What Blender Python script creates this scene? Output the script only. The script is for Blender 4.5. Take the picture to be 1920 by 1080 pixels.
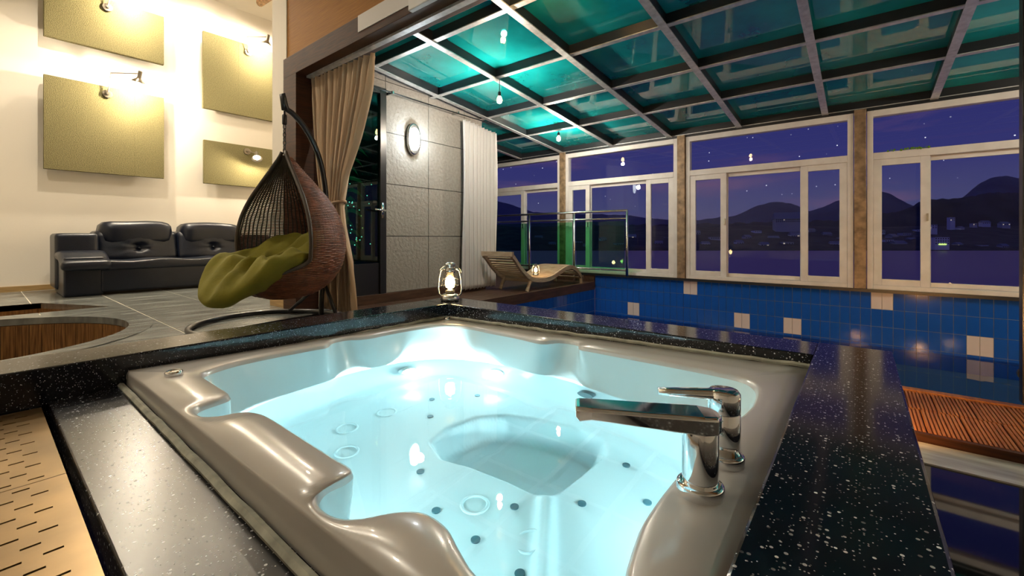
import bpy, bmesh, math, random
from mathutils import Vector, Matrix, noise
random.seed(7)
for o in list(bpy.data.objects): bpy.data.objects.remove(o, do_unlink=True)
S = bpy.context.scene; COL = S.collection
PI = math.pi
# ------------------------------------------------------------------ camera
cam = bpy.data.cameras.new('camera'); cam.sensor_width = 36; cam.lens = 809/1920*36; cam.shift_y = -94/1920
cam.clip_end = 20000; cam.clip_start = .02
co = bpy.data.objects.new('camera', cam); COL.objects.link(co); co.location = (0, 0, .7)
co.rotation_euler = (PI/2, 0, math.radians(38.9)); S.camera = co
S.view_settings.view_transform = 'Standard'; S.view_settings.look = 'None'
S.view_settings.gamma = 1; S.view_settings.use_curve_mapping = False; S.view_settings.exposure = 0.0
# ------------------------------------------------------------------ dusk sky
wd = bpy.data.worlds.new('dusk'); S.world = wd; wd.use_nodes = True
nt = wd.node_tree; nt.nodes.clear()
def N(t, **k):
    n = nt.nodes.new(t)
    for a, b in k.items(): setattr(n, a, b)
    return n
L = lambda a, b: nt.links.new(a, b)
tc = N('ShaderNodeTexCoord'); sp = N('ShaderNodeSeparateXYZ'); L(tc.outputs['Generated'], sp.inputs[0])
rp = N('ShaderNodeValToRGB'); e = rp.color_ramp.elements
e[0].position = 0; e[0].color = (.085, .068, .15, 1); e[1].position = 1; e[1].color = (.022, .032, .15, 1)
for p, c in ((.06, (.06, .062, .165)), (.14, (.038, .038, .165)), (.3, (.027, .027, .155))):
    q = e.new(p); q.color = (*c, 1)
L(sp.outputs['Z'], rp.inputs[0])
mp = N('ShaderNodeMapping'); mp.inputs['Scale'].default_value = (1.6, 1.6, 9); L(tc.outputs['Generated'], mp.inputs[0])
nz = N('ShaderNodeTexNoise'); nz.inputs['Scale'].default_value = 2.2; nz.inputs['Detail'].default_value = 5; L(mp.outputs[0], nz.inputs[0])
cr = N('ShaderNodeValToRGB'); cr.color_ramp.elements[0].position = .54; cr.color_ramp.elements[1].position = .78
cr.color_ramp.elements[0].color = (0, 0, 0, 1); cr.color_ramp.elements[1].color = (.6, .6, .6, 1); L(nz.outputs[0], cr.inputs[0])
mx = N('ShaderNodeMixRGB'); mx.inputs[2].default_value = (.22, .10, .16, 1); L(cr.outputs[0], mx.inputs[0]); L(rp.outputs[0], mx.inputs[1])
vo = N('ShaderNodeTexVoronoi'); vo.inputs['Scale'].default_value = 70; L(tc.outputs['Generated'], vo.inputs['Vector'])
lt = N('ShaderNodeMath', operation='LESS_THAN'); lt.inputs[1].default_value = .075; L(vo.outputs['Distance'], lt.inputs[0])
sc = N('ShaderNodeSeparateColor'); L(vo.outputs['Color'], sc.inputs[0])
gt = N('ShaderNodeMath', operation='GREATER_THAN'); gt.inputs[1].default_value = .3; L(sc.outputs[0], gt.inputs[0])
ml = N('ShaderNodeMath', operation='MULTIPLY'); L(lt.outputs[0], ml.inputs[0]); L(gt.outputs[0], ml.inputs[1])
m2 = N('ShaderNodeMath', operation='MULTIPLY'); L(ml.outputs[0], m2.inputs[0]); L(sc.outputs[1], m2.inputs[1])
ad = N('ShaderNodeMixRGB', blend_type='ADD'); ad.inputs[0].default_value = 1; L(mx.outputs[0], ad.inputs[1]); L(m2.outputs[0], ad.inputs[2])
bg = N('ShaderNodeBackground'); bg.inputs[1].default_value = 1.0; L(ad.outputs[0], bg.inputs[0])
L(bg.outputs[0], N('ShaderNodeOutputWorld').inputs[0])

# ------------------------------------------------------------------ helpers: materials
def mat(name, col=(.5, .5, .5), rough=.5, metal=0, bump=0, bscale=30, var=0, vscale=6, emit=None, es=0, spec=.5, coat=0, stretch=None):
    m = bpy.data.materials.new(name); m.use_nodes = True; t = m.node_tree; b = t.nodes['Principled BSDF']
    b.inputs['Base Color'].default_value = (*col, 1); b.inputs['Roughness'].default_value = rough; b.inputs['Metallic'].default_value = metal
    b.inputs['Specular IOR Level'].default_value = spec; b.inputs['Coat Weight'].default_value = coat
    if emit: b.inputs['Emission Color'].default_value = (*emit, 1); b.inputs['Emission Strength'].default_value = es
    src = None
    if bump or var:
        c = t.nodes.new('ShaderNodeTexCoord'); src = c.outputs['Object']
        if stretch:
            q = t.nodes.new('ShaderNodeMapping'); q.inputs['Scale'].default_value = stretch; t.links.new(src, q.inputs[0]); src = q.outputs[0]
    if var:
        n = t.nodes.new('ShaderNodeTexNoise'); n.inputs['Scale'].default_value = vscale; n.inputs['Detail'].default_value = 6; t.links.new(src, n.inputs[0])
        r = t.nodes.new('ShaderNodeValToRGB'); r.color_ramp.elements[0].position = .3; r.color_ramp.elements[1].position = .7
        r.color_ramp.elements[0].color = (*[max(0, v*(1-var)) for v in col], 1); r.color_ramp.elements[1].color = (*[min(1, v*(1+var)) for v in col], 1)
        t.links.new(n.outputs[0], r.inputs[0]); t.links.new(r.outputs[0], b.inputs['Base Color'])
    if bump:
        n = t.nodes.new('ShaderNodeTexNoise'); n.inputs['Scale'].default_value = bscale; n.inputs['Detail'].default_value = 4; t.links.new(src, n.inputs[0])
        u = t.nodes.new('ShaderNodeBump'); u.inputs['Strength'].default_value = bump; u.inputs['Distance'].default_value = .01
        t.links.new(n.outputs[0], u.inputs['Height']); t.links.new(u.outputs[0], b.inputs['Normal'])
    return m
def glassmat(name, tint, ior=1.45, gl=1.0, film=None, ff=0, ripple=0, rs=8, back=False, refr=False):
    m = bpy.data.materials.new(name); m.use_nodes = True; t = m.node_tree; t.nodes.clear()
    tr = t.nodes.new('ShaderNodeBsdfTransparent'); tr.inputs[0].default_value = (*tint, 1)
    if refr:
        tr = t.nodes.new('ShaderNodeBsdfRefraction'); tr.inputs['Color'].default_value = (*tint, 1); tr.inputs['Roughness'].default_value = 0; tr.inputs['IOR'].default_value = ior
    g = t.nodes.new('ShaderNodeBsdfGlossy'); g.inputs['Roughness'].default_value = .01; g.inputs[0].default_value = (gl, gl, gl, 1)
    f = t.nodes.new('ShaderNodeFresnel'); ge = t.nodes.new('ShaderNodeNewGeometry'); mr = t.nodes.new('ShaderNodeMapRange')
    mr.inputs[3].default_value = ior; mr.inputs[4].default_value = 1/ior; t.links.new(ge.outputs['Backfacing'], mr.inputs[0]); t.links.new(mr.outputs[0], f.inputs[0])
    o = t.nodes.new('ShaderNodeOutputMaterial'); base = tr.outputs[0]
    if film:
        d = t.nodes.new('ShaderNodeBsdfTranslucent' if back else 'ShaderNodeBsdfDiffuse'); d.inputs[0].default_value = (*film, 1)
        c = t.nodes.new('ShaderNodeTexCoord'); n = t.nodes.new('ShaderNodeTexNoise'); n.inputs['Scale'].default_value = 1.7; n.inputs['Detail'].default_value = 8
        t.links.new(c.outputs['Object'], n.inputs[0])
        r = t.nodes.new('ShaderNodeMapRange'); r.inputs[1].default_value = .3; r.inputs[2].default_value = .7; r.inputs[3].default_value = ff*.6; r.inputs[4].default_value = min(1, ff*1.4)
        t.links.new(n.outputs[0], r.inputs[0]); x = t.nodes.new('ShaderNodeMixShader'); t.links.new(r.outputs[0], x.inputs[0])
        t.links.new(base, x.inputs[1]); t.links.new(d.outputs[0], x.inputs[2]); base = x.outputs[0]
    if ripple:
        c = t.nodes.new('ShaderNodeTexCoord'); n = t.nodes.new('ShaderNodeTexNoise'); n.inputs['Scale'].default_value = rs; t.links.new(c.outputs['Object'], n.inputs[0])
        u = t.nodes.new('ShaderNodeBump'); u.inputs['Strength'].default_value = ripple; u.inputs['Distance'].default_value = .02; t.links.new(n.outputs[0], u.inputs['Height'])
        t.links.new(u.outputs[0], g.inputs['Normal'])
    x = t.nodes.new('ShaderNodeMixShader'); t.links.new(f.outputs[0], x.inputs[0]); t.links.new(base, x.inputs[1]); t.links.new(g.outputs[0], x.inputs[2])
    t.links.new(x.outputs[0], o.inputs[0]); return m
def granite(nm='speckled_granite', ro=.12, sp_=.5):
    m = mat(nm, (.006, .007, .011), ro, spec=sp_); t = m.node_tree; b = t.nodes['Principled BSDF']
    c = t.nodes.new('ShaderNodeTexCoord'); col = None
    for s, th in ((95, .27), (190, .24)):
        v = t.nodes.new('ShaderNodeTexVoronoi'); v.inputs['Scale'].default_value = s; t.links.new(c.outputs['Object'], v.inputs['Vector'])
        l = t.nodes.new('ShaderNodeMath'); l.operation = 'LESS_THAN'; l.inputs[1].default_value = th; t.links.new(v.outputs['Distance'], l.inputs[0])
        q = t.nodes.new('ShaderNodeSeparateColor'); t.links.new(v.outputs['Color'], q.inputs[0])
        g = t.nodes.new('ShaderNodeMath'); g.operation = 'GREATER_THAN'; g.inputs[1].default_value = .72; t.links.new(q.outputs[0], g.inputs[0])
        k = t.nodes.new('ShaderNodeMath'); k.operation = 'MULTIPLY'; t.links.new(l.outputs[0], k.inputs[0]); t.links.new(g.outputs[0], k.inputs[1])
        k2 = t.nodes.new('ShaderNodeMath'); k2.operation = 'MULTIPLY'; t.links.new(k.outputs[0], k2.inputs[0]); t.links.new(q.outputs[1], k2.inputs[1])
        if col is None: col = k2.outputs[0]
        else:
            mm = t.nodes.new('ShaderNodeMath'); mm.operation = 'MAXIMUM'; t.links.new(col, mm.inputs[0]); t.links.new(k2.outputs[0], mm.inputs[1]); col = mm.outputs[0]
    x = t.nodes.new('ShaderNodeMixRGB'); x.inputs[1].default_value = (.006, .007, .011, 1); x.inputs[2].default_value = (.8, .82, .85, 1)
    t.links.new(col, x.inputs[0]); t.links.new(x.outputs[0], b.inputs['Base Color']); return m
def wood(name, a, b_, scale=(1, 1, 12), rough=.45, s=3):
    m = mat(name, a, rough, spec=.25); t = m.node_tree; b = t.nodes['Principled BSDF']
    c = t.nodes.new('ShaderNodeTexCoord'); q = t.nodes.new('ShaderNodeMapping'); q.inputs['Scale'].default_value = scale; t.links.new(c.outputs['Object'], q.inputs[0])
    n = t.nodes.new('ShaderNodeTexNoise'); n.inputs['Scale'].default_value = s; n.inputs['Detail'].default_value = 7; t.links.new(q.outputs[0], n.inputs[0])
    r = t.nodes.new('ShaderNodeValToRGB'); r.color_ramp.elements[0].position = .35; r.color_ramp.elements[1].position = .65
    r.color_ramp.elements[0].color = (*a, 1); r.color_ramp.elements[1].color = (*b_, 1); t.links.new(n.outputs[0], r.inputs[0]); t.links.new(r.outputs[0], b.inputs['Base Color'])
    u = t.nodes.new('ShaderNodeBump'); u.inputs['Strength'].default_value = .25; u.inputs['Distance'].default_value = .004; t.links.new(n.outputs[0], u.inputs['Height']); t.links.new(u.outputs[0], b.inputs['Normal'])
    return m
M = dict(
 granite=granite(), slab=granite('honed_granite', .27, .45), acrylic=mat('aqua_white_acrylic', (.66, .83, .87), .22, coat=.3), rimgrey=mat('pearl_acrylic', (.56, .54, .52), .24, coat=.3),
 chrome=mat('chrome', (.85, .86, .88), .06, 1), steel=mat('steel', (.6, .6, .58), .25, 1), galv=mat('galvanised', (.62, .62, .62), .38, .7, var=.2, vscale=20),
 dark=mat('dark_steel', (.012, .014, .018), .35), black=mat('black_paint', (.008, .008, .009), .3), jet=mat('jet_grey', (.03, .08, .10), .3),
 plaster=mat('cream_plaster', (.82, .76, .66), .85, bump=.05, bscale=60), panel=mat('gold_fabric', (.165, .14, .055), .9, bump=.7, bscale=110, var=.35, vscale=90),
 leather=mat('navy_leather', (.003, .006, .016), .33, bump=.12, bscale=120, var=.2), wicker=mat('brown_wicker', (.17, .055, .022), .5, var=.5, vscale=14),
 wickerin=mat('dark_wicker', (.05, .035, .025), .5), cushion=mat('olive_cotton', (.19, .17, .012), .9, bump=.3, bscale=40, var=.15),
 slate=mat('grey_slate', (.17, .18, .17), .22, var=.55, vscale=2.5, bump=.1, bscale=10, stretch=(4.5, .8, 1)), grout=mat('grout', (.7, .66, .55), .9),
 ribwood=wood('ribbed_oak', (.28, .115, .018), (.40, .18, .03), (1.2, 1.2, 60), .7), darkwood=wood('walnut', (.035, .012, .005), (.07, .022, .008), (2, 2, 25), .6),
 pitwood=wood('pit_teak', (.12, .05, .015), (.30, .15, .05), (30, 30, 1.5)), oak=wood('oak_skirting', (.32, .2, .08), (.45, .3, .13), (2, 2, 20)),
 deck=wood('deck_boards', (.05, .026, .016), (.09, .045, .027), (18, 1.5, 10)), ipe=wood('ipe_deck', (.24, .085, .03), (.36, .14, .05), (25, 1.5, 10)),
 lwood=wood('lounger_teak', (.34, .25, .16), (.46, .36, .25), (3, 3, 20)), logs=mat('log_bark', (.45, .28, .15), .8, var=.5, vscale=25),
 stone=mat('bush_hammered_stone', (.26, .235, .205), .8, bump=1.0, bscale=28, var=.12, vscale=30), joint=mat('joint_black', (.01, .01, .012), .8),
 beige=mat('beige_linen', (.50, .36, .24), .9, bump=.15, bscale=200), white=mat('white_linen', (.55, .53, .52), .85, bump=.15, bscale=200),
 upvc=mat('white_upvc', (.62, .60, .58), .4, var=.08, vscale=8), post=mat('rusty_steel', (.25, .17, .10), .5, .3, var=.5, vscale=12),
 tile=mat('blue_tile', (.01, .085, .42), .1, var=.12, vscale=3), pale=mat('pale_tile', (.62, .55, .53), .2), tgrout=mat('tile_grout', (.32, .33, .34), .8),
 glass=glassmat('clear_glass', (.93, .95, .97), 1.3), railglass=glassmat('green_glass', (.55, .85, .68), 1.4), lampglass=glassmat('lamp_glass', (.97, .95, .9), 1.35),
 roof=glassmat('teal_roof_glass', (.06, .52, .50), 1.75, 1.0, (.01, .42, .42), .58), darkglass=glassmat('dark_door_glass', (.25, .55, .5), 1.5),
 water=glassmat('spa_water', (.93, 1, 1), 1.33, ripple=.02, rs=5, refr=True), poolwater=glassmat('pool_water', (.25, .42, .6), 1.33, ripple=.04, rs=6),
 mirror=mat('black_polished_floor', (.008, .009, .011), .03, spec=.8), marble=mat('marble_floor', (.45, .42, .38), .08, var=.35, vscale=3, stretch=(1, 5, 1)),
 bulbw=mat('warm_bulb', (1, .8, .5), .4, emit=(1, .66, .28), es=45), bulbc=mat('cool_lens', (1, 1, 1), .4, emit=(.9, .97, 1), es=14), bulbl=mat('lamp_bulb', (1, 1, 1), .4, emit=(1, .86, .6), es=40),
 tublamp=mat('pool_lens', (1, 1, 1), .3, emit=(.8, 1, 1), es=12), caulk=mat('old_caulk', (.42, .43, .36), .7, var=.3, vscale=20), plate=mat('slotted_drain_plate', (.26, .165, .07), .32, .75, var=.3, vscale=5),  # plate colour holds the golden reflection of the lit wall
 film=mat('plastic_film', (.55, .52, .5), .35), brass=mat('nickel', (.32, .28, .22), .3, 1), sock=mat('socket_box', (.4, .4, .4), .5),
 leaf=mat('palm_leaf', (.03, .2, .05), .5), fairy=mat('fairy_light', (1, 1, 1), .4, emit=(.8, 1, .85), es=4), refl_fairyo=mat('reflected_amber_light', (1, .6, .2), .4, emit=(1, .55, .15), es=4),  # glowing beads stand in for string lights reflected in the door
 niche=mat('niche_dark', (.02, .03, .035), .7), sea=mat('sea_water', (.62, .34, .30), .35, bump=.9, bscale=.12, stretch=(1, 1, 1)),
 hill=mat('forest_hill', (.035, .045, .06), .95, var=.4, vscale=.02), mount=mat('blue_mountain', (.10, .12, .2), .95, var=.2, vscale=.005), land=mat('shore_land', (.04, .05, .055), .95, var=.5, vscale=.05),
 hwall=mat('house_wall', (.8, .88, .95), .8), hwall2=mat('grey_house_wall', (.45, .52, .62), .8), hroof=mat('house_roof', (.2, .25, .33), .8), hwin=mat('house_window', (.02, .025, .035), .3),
 hsign=mat('lit_sign', (.8, 1, .3), .5, emit=(.75, 1, .25), es=1.2), hlit=mat('lit_window', (1, .8, .5), .5, emit=(1, .8, .5), es=.7), moss=mat('green_moss', (.10, .22, .02), .9))

# ------------------------------------------------------------------ helpers: meshes
def wloc(o):
    v = Vector((0, 0, 0))
    while o: v += o.location; o = o.parent
    return v
def link(name, me, m, parent=None, loc=None):
    o = bpy.data.objects.new(name, me); COL.objects.link(o)
    if m is not None and not me.materials: me.materials.append(m)
    if parent: o.parent = parent
    if loc: o.location = loc
    return o
def obj(name, bm, m, parent=None, smooth=False, bev=0, seg=2, sub=0):
    if parent: bmesh.ops.translate(bm, verts=bm.verts, vec=-wloc(parent))
    if name != 'tub_water': bmesh.ops.recalc_face_normals(bm, faces=bm.faces)
    me = bpy.data.meshes.new(name); bm.to_mesh(me); bm.free()
    if smooth:
        for p in me.polygons: p.use_smooth = True
    o = link(name, me, m, parent)
    if bev:
        k = o.modifiers.new('bevel', 'BEVEL'); k.width = bev; k.segments = seg; k.limit_method = 'ANGLE'
    if sub:
        k = o.modifiers.new('sub', 'SUBSURF'); k.levels = sub; k.render_levels = sub
    return o
def tag(o, label, cat, group=None):
    o['label'] = label; o['category'] = cat
    if group: o['group'] = group
    return o
def struct(o, label=None):
    o['kind'] = 'structure'
    if label: o['label'] = label
    return o
def thing(name, label, cat, loc=(0, 0, 0), group=None):
    o = bpy.data.objects.new(name, None); COL.objects.link(o); o.location = loc; o.empty_display_size = .1
    return tag(o, label, cat, group) if cat else struct(o, label)
def copy_tree(o, parent=None):
    c = o.copy(); COL.objects.link(c); c.parent = parent
    for ch in list(o.children): copy_tree(ch, c)
    return c
def box(bm, x0, x1, y0, y1, z0, z1, mtx=None):
    v = [bm.verts.new((x, y, z)) for z in (z0, z1) for y in (y0, y1) for x in (x0, x1)]
    for f in ((0, 1, 3, 2), (4, 6, 7, 5), (0, 4, 5, 1), (2, 3, 7, 6), (0, 2, 6, 4), (1, 5, 7, 3)): bm.faces.new([v[i] for i in f])
    if mtx: bmesh.ops.transform(bm, matrix=mtx, verts=v)
    return bm
def B(*a, mtx=None): return box(bmesh.new(), *a, mtx=mtx)
def tube(bm, pts, r, n=8, closed=False, caps=True):
    pts = [Vector(p) for p in pts]; rings = []; m = len(pts); up = None
    for i, p in enumerate(pts):
        a = pts[(i-1) % m] if (closed or i > 0) else p; b = pts[(i+1) % m] if (closed or i < m-1) else p
        t = (b-a).normalized()
        if up is None: up = t.orthogonal().normalized()
        u = (up - t*up.dot(t)); u = u.normalized() if u.length > 1e-6 else t.orthogonal().normalized(); up = u; w = t.cross(u)
        rr = r[i] if isinstance(r, (list, tuple)) else r
        rings.append([bm.verts.new(p + (u*math.cos(2*PI*k/n) + w*math.sin(2*PI*k/n))*rr) for k in range(n)])
    for i in range(m if closed else m-1):
        A, C = rings[i], rings[(i+1) % m]
        for k in range(n): bm.faces.new((A[k], A[(k+1) % n], C[(k+1) % n], C[k]))
    if caps and not closed: bm.faces.new(rings[0][::-1]); bm.faces.new(rings[-1])
    return bm
def lathe(bm, c, prof, n=20, cap=True):
    rings = [[bm.verts.new((c[0]+r*math.cos(2*PI*k/n), c[1]+r*math.sin(2*PI*k/n), c[2]+z)) for k in range(n)] for r, z in prof]
    for A, C in zip(rings, rings[1:]):
        for k in range(n): bm.faces.new((A[k], A[(k+1) % n], C[(k+1) % n], C[k]))
    if cap: bm.faces.new(rings[0][::-1]); bm.faces.new(rings[-1])
    return bm
def grid(bm, f, nu, nv, closeu=False):
    g = [[bm.verts.new(f(i/nu, j/nv)) for j in range(nv+1)] for i in range(nu if closeu else nu+1)]
    for i in range(nu):
        A = g[i]; C = g[(i+1) % len(g)]
        for j in range(nv): bm.faces.new((A[j], C[j], C[j+1], A[j+1]))
    return bm
def prism(bm, poly, z0, z1):
    lo = [bm.verts.new((x, y, z0)) for x, y in poly]; hi = [bm.verts.new((x, y, z1)) for x, y in poly]; n = len(poly)
    bm.faces.new(lo[::-1]); bm.faces.new(hi)
    for i in range(n): bm.faces.new((lo[i], lo[(i+1) % n], hi[(i+1) % n], hi[i]))
    return bm
def lamp(name, loc, e, col, r=.03, parent=None, spot=None, rot=None):
    l = bpy.data.lights.new(name, 'SPOT' if spot else 'POINT'); l.energy = e; l.color = col; l.shadow_soft_size = r
    if spot: l.spot_size = math.radians(spot); l.spot_blend = .6
    o = bpy.data.objects.new(name, l); COL.objects.link(o); o.location = Vector(loc) - (wloc(parent) if parent else Vector())
    if rot: o.rotation_euler = rot
    if parent: o.parent = parent
    return o
def smooth(t): t = max(0, min(1, t)); return t*t*(3-2*t)
def interp(pts, x):
    if x <= pts[0][0]: return pts[0][1]
    for (a, b), (c, d) in zip(pts, pts[1:]):
        if x <= c: return b+(d-b)*(x-a)/(c-a)
    return pts[-1][1]

# ------------------------------------------------------------------ room shell
struct(obj('wall_left', B(-8.75, -8.55, -3.2, 4.4, -.6, 4.74), M['plaster']), 'cream plaster wall behind the sofa and gold panels')
struct(obj('wall_back', B(-8.55, 3.2, -3.2, -3, -.6, 4.74), M['plaster']))
struct(obj('wall_right', B(3.2, 3.4, -3.2, 6.6, -1.6, 4.74), M['plaster']))
struct(obj('wall_inner', B(-8.55, -4.77, 4.2, 4.4, 0, 4.74), M['plaster']))
bm = B(-8.55, 3.2, -3, 2.1, 4.74, 4.9); box(bm, -8.55, -4.2, 2.1, 4.4, 4.74, 4.9)
struct(obj('ceiling', bm, M['plaster']))
struct(obj('wall_pier', B(-4.77, -4.44, 1.93, 4.2, .09, 4.74), M['plaster'], bev=.004), 'narrow cream pier at the end of the opening')
bm = B(-4.785, -4.43, 1.915, 4.2, 0, .09); struct(obj('baseboard_pier', bm, M['oak']))
struct(obj('baseboard_left', B(-8.55, -8.535, -3, 4.2, 0, .07), M['oak']), 'oak skirting along the cream wall')
hd = thing('trim_header', 'ribbed oak header over the opening', None, (-4.44, 1.93, 2.42)); 
obj('oak_panel', B(-4.44, 3.2, 1.94, 2.1, 2.46, 4.74), M['ribwood'], hd)
obj('rail_board', B(-4.44, 3.2, 1.90, 2.12, 2.27, 2.46), M['darkwood'], hd, bev=.003)
obj('jamb', B(-4.44, -4.17, 1.90, 2.12, 0, 2.27), M['darkwood'], hd, bev=.003)
obj('curtain_track', B(-4.17, 3.2, 2.0, 2.05, 2.25, 2.27), M['galv'], hd)
obj('film_strip', B(-3.1, -2.42, 1.895, 1.90, 2.33, 2.46), M['film'], hd)
obj('blind_box', B(-2.42, 1.0, 1.86, 1.90, 2.26, 2.38), M['upvc'], hd, bev=.006)
logp = thing('ceiling_beam', 'row of peeled log beams under the ceiling', None, (-7.9, 3, 4.66))
for y in (2.62, 3.0, 3.4):
    b2 = bmesh.new(); tube(b2, [(-7.9+i*.35, y+.012*math.sin(i*2), 4.66+.01*math.cos(i*3)) for i in range(9)], [.06+.006*math.sin(i*5) for i in range(9)], 10); obj('log', b2, M['logs'], logp, True)

# ---- slate floor with the sunken bath cut out of it
PC, PR = (-4.74, -.22), 1.0
pit_poly = [(PC[0]+PR*math.cos(a), PC[1]+PR*math.sin(a)) for a in [2*PI*k/56 for k in range(56)]]
chan = [(-6.86, -1.5), (-5.97, -1.5), (-5.97, .86), (-6.86, .43)]
def cutter(poly):
    b2 = prism(bmesh.new(), poly, -.3, .3); me = bpy.data.meshes.new('cut'); bmesh.ops.recalc_face_normals(b2, faces=b2.faces); b2.to_mesh(me); b2.free(); return me
cutp = [(PC[0]+(PR+.14)*math.cos(a), PC[1]+(PR+.14)*math.sin(a)) for a in [2*PI*k/56 for k in range(56)]]
c1 = bpy.data.objects.new('cut1', cutter(cutp)); c2 = bpy.data.objects.new('cut2', cutter(chan)); COL.objects.link(c1); COL.objects.link(c2)
fl = thing('floor', 'grey slate tiled floor of the living room', None, (0, 0, 0))
def cutmesh(o):
    for c in (c1, c2):
        k = o.modifiers.new('b', 'BOOLEAN'); k.operation = 'DIFFERENCE'; k.object = c; k.solver = 'EXACT'
    bpy.context.view_layer.update(); dg = bpy.context.evaluated_depsgraph_get(); me = bpy.data.meshes.new_from_object(o.evaluated_get(dg)); o.modifiers.clear(); o.data = me
for bx_ in ((-8.55, -4.77, -3, 4.2), (-4.77, -2.45, -3, 2.05)):
    bed = obj('grout_bed', B(*bx_, -.06, -.004), M['grout'], fl); cutmesh(bed)
tm = None
xs = [-8.55+i*1.02 for i in range(6)]+[-2.45]; ys = [-3.0+.36+.6*j for j in range(-1, 12)]
for i in range(6):
    for j in range(len(ys)-1):
        x0, x1, y0, y1 = xs[i], xs[i+1], ys[j], ys[j+1]
        if x0 > -4.9 and y0 > 2.0: continue
        if y0 > 4.1 or (x1 > -4.7 and y1 > 2.2): y1 = min(y1, 1.95) if x1 > -4.7 else min(y1, 4.2)
        if y1-y0 < .05: continue
        o = obj('tile', B(x0+.005, x1-.005, y0+.005, y1-.005, -.03, 0), M['slate'], fl)
        hit = x1 > -6.9 and x0 < -3.5 and y1 > -1.6 and y0 < 1.0
        if hit:
            cutmesh(o)
            if len(o.data.polygons) == 0: bpy.data.objects.remove(o)
for c in (c1, c2): bpy.data.objects.remove(c)
struct(obj('floor_terrace', B(-6.2, -3.4, 2.05, 6.4, -.12, -.05), M['dark']))
# ---- sunken round bath and passage
pt = thing('sunken_bath', 'round sunken bath lined with teak boards beside the passage', 'sunken bath', (PC[0], PC[1], -.6))
rimb = bmesh.new(); grid(rimb, lambda u, v: (PC[0]+(PR+[0, .15, .15, 0, 0][round(v*4)])*math.cos(2*PI*u), PC[1]+(PR+[0, .15, .15, 0, 0][round(v*4)])*math.sin(2*PI*u), [.006, .006, -.05, -.05, .006][round(v*4)]), 64, 4, True)
obj('stone_rim', rimb, M['slate'], pt)
for k in range(72):
    a0 = 2*PI*k/72; a1 = 2*PI*(k+.96)/72
    if math.cos((a0+a1)/2) < -.93 and False: continue
    b2 = prism(bmesh.new(), [(PC[0]+r*math.cos(a), PC[1]+r*math.sin(a)) for r, a in ((PR, a0), (PR, a1), (PR+.03, a1), (PR+.03, a0))], -.6, -.055)
    obj('board', b2, M['pitwood'], pt)
obj('bath_base', prism(bmesh.new(), [(PC[0]+(p[0]-PC[0])*1.02, PC[1]+(p[1]-PC[1])*1.02) for p in pit_poly], -.65, -.6), M['slate'], pt)
ps = thing('sunken_passage', 'narrow sunken passage with dark teak sides behind the round bath', 'passage', (-6.4, -.3, -.6))
b2 = bmesh.new()
for (a, c) in zip(chan, chan[1:]+chan[:1]):
    n = Vector((c[1]-a[1], a[0]-c[0])).normalized()*.03
    prism(b2, [a, c, (c[0]+n.x, c[1]+n.y), (a[0]+n.x, a[1]+n.y)], -.6, -.003)
obj('side_wall', b2, M['pitwood'], ps); obj('passage_base', prism(bmesh.new(), chan, -.65, -.6), M['darkwood'], ps)
for k in range(2): obj('step', B(-6.8, -6.0, -.9+.3*k, -.6+.3*k, -.6, -.45+.15*k), M['ipe'], ps)

# ---- stone wall, dark glass door and added niche
sw = thing('wall_stone', 'bush hammered stone panel wall with an oval lamp', None, (-4.15, 3.5, .08))
obj('backing', B(-4.42, -4.165, 2.12, 4.45, -.05, 2.6), M['joint'], sw) if False else None
b2 = B(-4.42, -4.165, 2.88, 4.45, -.05, 2.62); box(b2, -4.42, -4.165, 2.12, 2.88, 2.37, 2.62); box(b2, -6.2, -4.165, 4.4, 4.45, -.05, 2.5); obj('backing', b2, M['joint'], sw)
YJ = [2.88, 3.5, 4.12, 4.45]; ZJ = [.08, .72, 1.31, 1.89, 2.46, 2.62]
for y0, y1 in zip(YJ, YJ[1:]):
    for z0, z1 in zip(ZJ, ZJ[1:]): obj('stone_panel', B(-4.165, -4.15, y0+.004, y1-.004, z0+.004, z1-.004), M['stone'], sw)
obj('stone_panel', B(-4.165, -4.15, 2.12, 2.876, 2.464, 2.62), M['stone'], sw); obj('stone_panel', B(-4.165, -4.15, 2.12, 2.876, 2.375, 2.456), M['stone'], sw)
obj('stone_panel', B(-6.2, -4.15, 4.45, 4.465, .08, 2.45), M['stone'], sw)
obj('wood_plinth', B(-4.17, -4.11, 2.12, 4.5, -.05, .08), M['deck'], sw)
dr = thing('door_1', 'black framed dark glass door beside the stone wall', None, (-4.15, 2.5, 0))
b2 = B(-4.19, -4.13, 2.80, 2.88, -.02, 2.37); box(b2, -4.19, -4.13, 2.12, 2.19, -.02, 2.37); box(b2, -4.19, -4.13, 2.19, 2.80, 2.30, 2.37); box(b2, -4.19, -4.13, 2.19, 2.80, -.02, .06); obj('door_frame', b2, M['black'], dr, bev=.004)
obj('kick_panel', B(-4.18, -4.15, 2.19, 2.80, .06, .42), M['black'], dr)
obj('pane', B(-4.168, -4.16, 2.19, 2.80, .42, 2.30), M['darkglass'], dr)
hb = bmesh.new(); tube(hb, [(-4.13, 2.83, 1.0), (-4.08, 2.83, 1.0), (-4.08, 2.70, 1.01)], .011); box(hb, -4.132, -4.122, 2.81, 2.85, .92, 1.09); obj('door_handle', hb, M['chrome'], dr, True)
nb = B(-4.43, -4.42, 2.12, 2.88, 0, 2.4); box(nb, -4.42, -4.19, 2.10, 2.12, 0, 2.4); box(nb, -4.42, -4.19, 2.12, 2.88, -.02, 0); obj('added_niche_lining', nb, M['niche'], dr)  # niche added behind the glass to shut out living room light
plant = thing('reflected_palm', 'green palm with tiny lights standing in for a reflection in the dark glass door', 'plant', (-4.32, 2.5, 0))  # palm and its lights stand in for a reflection in the door glass
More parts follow.
